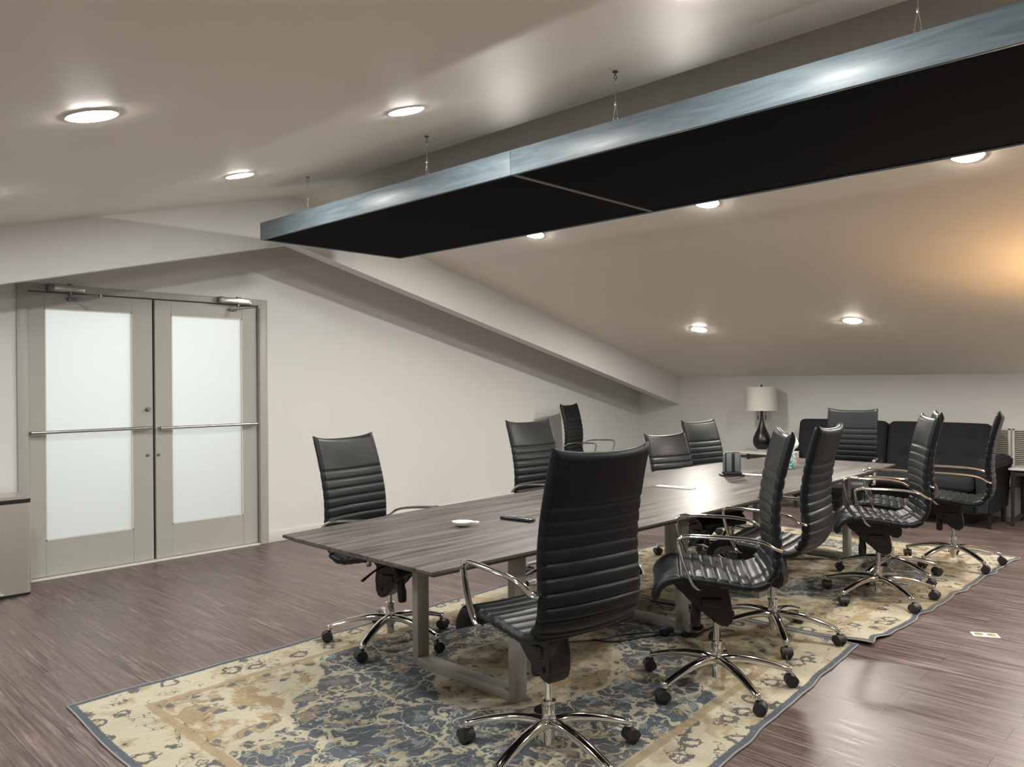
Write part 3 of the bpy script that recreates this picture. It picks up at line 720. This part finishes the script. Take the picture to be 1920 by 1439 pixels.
# ------------------------------------------------------------------ floor outlet
fo = empty('floor_outlet', (5.01, 1.165, 0), radians(118), 'small brass floor outlet plate set in the dark floor at right', 'floor outlet')
boxobj('cover_plate', (0, 0, .002), (.135, .08, .004), M['white'], fo, .001)
bm = bmesh.new()
for s_ in (-1, 1): lathe(bm, [(.024, .004), (.024, .0055), (.018, .006)], 20, (s_ * .032, 0, 0))
finish('outlet_lids', bm, M['brass'], fo)

# ------------------------------------------------------------------ step bin
tc = empty('step_bin', (1.36, 6.30, 0), 0, 'brushed steel rectangular step bin beside the left door leaf', 'bin')
x0, x1, y0, y1 = 1.17, 1.605, 6.15, 6.43
def rr_outline(x0, x1, y0, y1, r, bow=0.0):
    pts = []
    for cx, cy, a0 in ((x1 - r, y0 + r, -90), (x1 - r, y1 - r, 0), (x0 + r, y1 - r, 90), (x0 + r, y0 + r, 180)):
        for k in range(7): a = radians(a0 + 15 * k); pts.append((cx + r * cos(a), cy + r * sin(a)))
    return pts
bm = bmesh.new(); prism(bm, rr_outline(x0, x1, y0, y1, .028), (.02, .635), 2); part(finish('bin_body', bm, M['steel']), tc)
bm = bmesh.new(); prism(bm, rr_outline(x0 - .002, x1 + .002, y0 - .002, y1, .029), (.635, .662), 2); part(finish('plastic_rim', bm, M['black']), tc)
bm = bmesh.new(); prism(bm, rr_outline(x0 + .004, x1 - .004, y0 + .004, y1, .028), (0, .02), 2); part(finish('plinth', bm, M['black']), tc)
bm = bmesh.new(); prism(bm, rr_outline(x0 - .002, x1 + .002, y0 - .002, y1, .029), (.663, .684), 2); part(finish('lid', bm, M['steel']), tc)
bm = bmesh.new(); box(bm, (1.33, y0 - .02, .035), (.20, .06, .012), .004); part(finish('foot_pedal', bm, M['brushed']), tc)

# ------------------------------------------------------------------ side tables
def side_table(y0, y1, label, drawer=False):
    x0, x1, h = 8.86, 9.34, .565
    st = empty('side_table', ((x0 + x1) / 2, (y0 + y1) / 2, 0), 0, label, 'side table', 'white-topped side tables by the sofa')
    part(span('tabletop', (x0, y0, h - .02), (x1, y1, h), M['tabletopwhite'], bev=.003), st)
    for y in (y0 + .03, y1 - .03):
        part(boxobj('rail', ((x0 + x1) / 2, y, h - .035), (x1 - x0 - .09, .022, .026), M['tablelegdark']), st)
        part(boxobj('stretcher', ((x0 + x1) / 2, y, .06), (x1 - x0 - .09, .022, .022), M['tablelegdark']), st)
    for x in (x0 + .03, x1 - .03): part(boxobj('rail', (x, (y0 + y1) / 2, h - .055), (.022, y1 - y0 - .09, .03), M['tablelegdark']), st)
    for x in (x0 + .03, x1 - .03):
        for y in (y0 + .03, y1 - .03): part(span('leg', (x - .014, y - .014, 0), (x + .014, y + .014, h - .021), M['tablelegdark']), st)
side_table(4.32, 4.84, 'white-topped side table with dark frame under the table lamp, left of the sofa')
side_table(1.22, 1.855, 'white-topped side table with dark metal legs, right of the sofa at the picture edge')

# ------------------------------------------------------------------ table lamp
TH = .565
lp = empty('table_lamp', (9.10, 4.52, TH), 0, 'black teardrop table lamp with white drum shade on the side table', 'lamp')
bm = bmesh.new(); lathe(bm, [(.066, 0), (.066, .022), (.058, .026)], 28); finish('lamp_foot', bm, simple('clear_acrylic', (.35, .36, .36), .15), lp)
bm = bmesh.new(); pr = [(.058, .027), (.085, .05), (.102, .085), (.108, .125), (.102, .165), (.085, .21), (.060, .26), (.040, .31), (.026, .36), (.018, .42), (.014, .48), (.012, .53)]
P = smoothpath([(a, 0, b) for a, b in pr], 4); lathe(bm, [(p_.x, p_.z) for p_ in P], 32); finish('lamp_body', bm, M['blackgloss'], lp)
bm = bmesh.new(); n = 40
rg = [[bm.verts.new((r_ * cos(2 * pi * i / n), r_ * sin(2 * pi * i / n), z)) for i in range(n)] for r_, z in ((.186, .505), (.181, .785), (.178, .785), (.183, .505))]
for k in range(4):
    A, B = rg[k], rg[(k + 1) % 4]
    for i in range(n): bm.faces.new((A[i], A[(i + 1) % n], B[(i + 1) % n], B[i]))
sh = finish('lamp_shade', bm, M['shade'], lp)
bm = bmesh.new()
for z, r_ in ((.507, .187), (.783, .182)):
    lathe(bm, [(r_, -.006), (r_ + .001, -.005), (r_ + .001, .005), (r_, .006)], n, (0, 0, z))
    for f in [f for f in bm.faces if len(f.verts) == n]: bm.faces.remove(f)
finish('shade_trim', bm, M['white'], sh)
bm = bmesh.new(); lathe(bm, [(.004, .53), (.004, .788), (.010, .79), (.010, .815), (.004, .818)], 12)
for k in range(3): a = 2 * pi * k / 3; sweep(bm, [(0, 0, .785), (.179 * cos(a), .179 * sin(a), .78)], (.002, .002), 6)
finish('finial', bm, M['black'], lp)
for s_ in (-1, 1):
    bm = bmesh.new(); c, d = s_ * .045 * cos(radians(-50)), s_ * .045 * sin(radians(-50))
    sweep(bm, [(c, d, .56), (c, d, .44)], (.0015, .0015), 6); sweep(bm, [(0, 0, .56), (c, d, .56)], (.002, .002), 6); lathe(bm, [(.004, 0), (.007, .01), (.007, .05), (.003, .055)], 10, (c, d, .385)); finish('pull_chain', bm, M['black'], lp)

# ------------------------------------------------------------------ sofa
sf = empty('sofa', (8.95, 3.05, 0), 0, 'charcoal fabric two-cushion sofa with tufted back along the far wall', 'sofa')
def cushion(name, c, s, bev, mat, tufts=None, crown=.0, rot=None):
    bm = bmesh.new(); bmesh.ops.create_cube(bm, size=1)
    bmesh.ops.subdivide_edges(bm, edges=bm.edges[:], cuts=22, use_grid_fill=True)
    hx, hy, hz = s[0] / 2, s[1] / 2, s[2] / 2
    for v_ in bm.verts:
        p_ = Vector((v_.co.x * s[0], v_.co.y * s[1], v_.co.z * s[2]))
        q = Vector((max(-hx + bev, min(hx - bev, p_.x)), max(-hy + bev, min(hy - bev, p_.y)), max(-hz + bev, min(hz - bev, p_.z))))
        d = p_ - q
        if d.length > 1e-7: p_ = q + d.normalized() * bev
        kx = 1 - (p_.x / hx) ** 2; ky = 1 - (p_.y / hy) ** 2; kz = 1 - (p_.z / hz) ** 2
        if crown: p_.x += math.copysign(crown * max(0, ky) ** .5 * max(0, kz) ** .5, v_.co.x) if abs(v_.co.x) > .49 else 0
        if crown: p_.z += .6 * crown * max(0, ky) ** .5 * max(0, kx) if v_.co.z > .49 else 0
        if tufts and v_.co.x < -.49:
            for ty, tz in tufts:
                p_.x += .030 * math.exp(-((p_.y - ty) ** 2 + (p_.z - tz) ** 2) / .0025)
        v_.co = p_
    if rot is not None: bmesh.ops.rotate(bm, cent=(0, 0, 0), matrix=rot, verts=bm.verts)
    bmesh.ops.translate(bm, vec=c, verts=bm.verts)
    return part(finish(name, bm, mat, auto=70), sf)
recl = Matrix.Rotation(radians(13), 3, 'Y')
tf = [(y, z) for y in (-.32, 0, .32) for z in (-.10, .10)]
for yc in (2.555, 3.565):
    cushion('back_cushion', (9.15, yc, .70), (.17, 1.0, .54), .055, M['sofa'], tf, .018, recl)
    cushion('seat_cushion', (8.78, yc - (.03 if yc > 3 else 0), .42), (.80, .95 if yc > 3 else 1.0, .15), .055, M['sofa'], None, .015)
boxobj_ = part(span('sofa_base', (8.52, 2.048, .14), (9.20, 3.985, .35), M['sofa'], bev=.02), sf)
for y, s_ in ((1.985, -1), (4.045, 1)):
    bm = bmesh.new()
    pr = [(-.06, .14), (.06, .14), (.06, .50), (.06, .60), (.05, .655), (.02, .675), (-.05, .672), (-.095, .65), (-.115, .605), (-.10, .57), (-.068, .53)]
    if s_ > 0: pr = [(-.055, .14), (.045, .14), (.048, .50), (.07, .53), (.092, .58), (.09, .615), (.06, .645), (.0, .652), (-.04, .64), (-.055, .60)]
    prism(bm, [(y + a, b) for a, b in pr], (8.46, 9.20 if s_ < 0 else 9.0), 0)
    bmesh.ops.bevel(bm, geom=bm.edges[:], offset=.018, segments=3, affect='EDGES')
    part(finish('armrest', bm, M['sofa'], auto=60), sf)
for x in (8.56, 9.1):
    for y in (1.95, 3.03, 4.1):
        bm = bmesh.new(); lathe(bm, [(.016, 0), (.024, .14)], 12, (x, y, 0)); part(finish('leg', bm, M['black']), sf)

# ------------------------------------------------------------------ wall grilles at the far right
for ya, yb, lb in ((1.945, 2.28, 'pale slatted wall grille partly behind the sofa back, left of the pair'), (1.40, 1.925, 'pale slatted wall grille above the right side table, right of the pair')):
    g_ = empty('wall_grille', (XF - .01, (ya + yb) / 2, .31), 0, lb, 'grille', 'slatted grilles on the far wall')
    bm = bmesh.new()
    box(bm, (XF - .008, (ya + yb) / 2, .62), (.010, yb - ya, .60))
    part(finish('backing', bm, simple('grille_shadow', (.16, .15, .13), .8) if 'gb' not in M else M['gb'], smooth=False), g_)
    bm = bmesh.new()
    for y in (ya + .008, yb - .008): box(bm, (XF - .018, y, .61), (.018, .02, .62))
    for z in (.31, .915): box(bm, (XF - .018, (ya + yb) / 2, z), (.018, yb - ya, .018))
    part(finish('grille_frame', bm, M['trim'], smooth=False), g_)
    bm = bmesh.new()
    for k in range(30): box(bm, (XF - .018, (ya + yb) / 2, .335 + .0195 * k), (.012, yb - ya - .03, .009))
    part(finish('slats', bm, simple('grille_slat', (.42, .40, .35), .5), smooth=False), g_)

# ------------------------------------------------------------------ warm floor lamp, just outside the right edge
fl = empty('floor_lamp', (6.35, .80, 0), 0, 'slim black uplight floor lamp with warm bulb, beyond the right picture edge', 'lamp')
bm = bmesh.new(); lathe(bm, [(.14, 0), (.14, .02), (.02, .03)], 28); finish('base', bm, M['black'], fl)
bm = bmesh.new(); lathe(bm, [(.011, .03), (.011, 1.60)], 12); finish('pole', bm, M['black'], fl)
bm = bmesh.new()
pr = [(.02, 1.60), (.09, 1.63), (.14, 1.69), (.136, 1.69), (.086, 1.637), (.018, 1.61)]
lathe(bm, pr, 28)
finish('bowl', bm, M['black'], fl)
bm = bmesh.new(); lathe(bm, [(.01, 1.615), (.03, 1.63), (.035, 1.66), (.02, 1.69), (.004, 1.695)], 16); finish('bulb', bm, emit('warm_bulb', (1, .60, .26), TORCH * 9), fl)
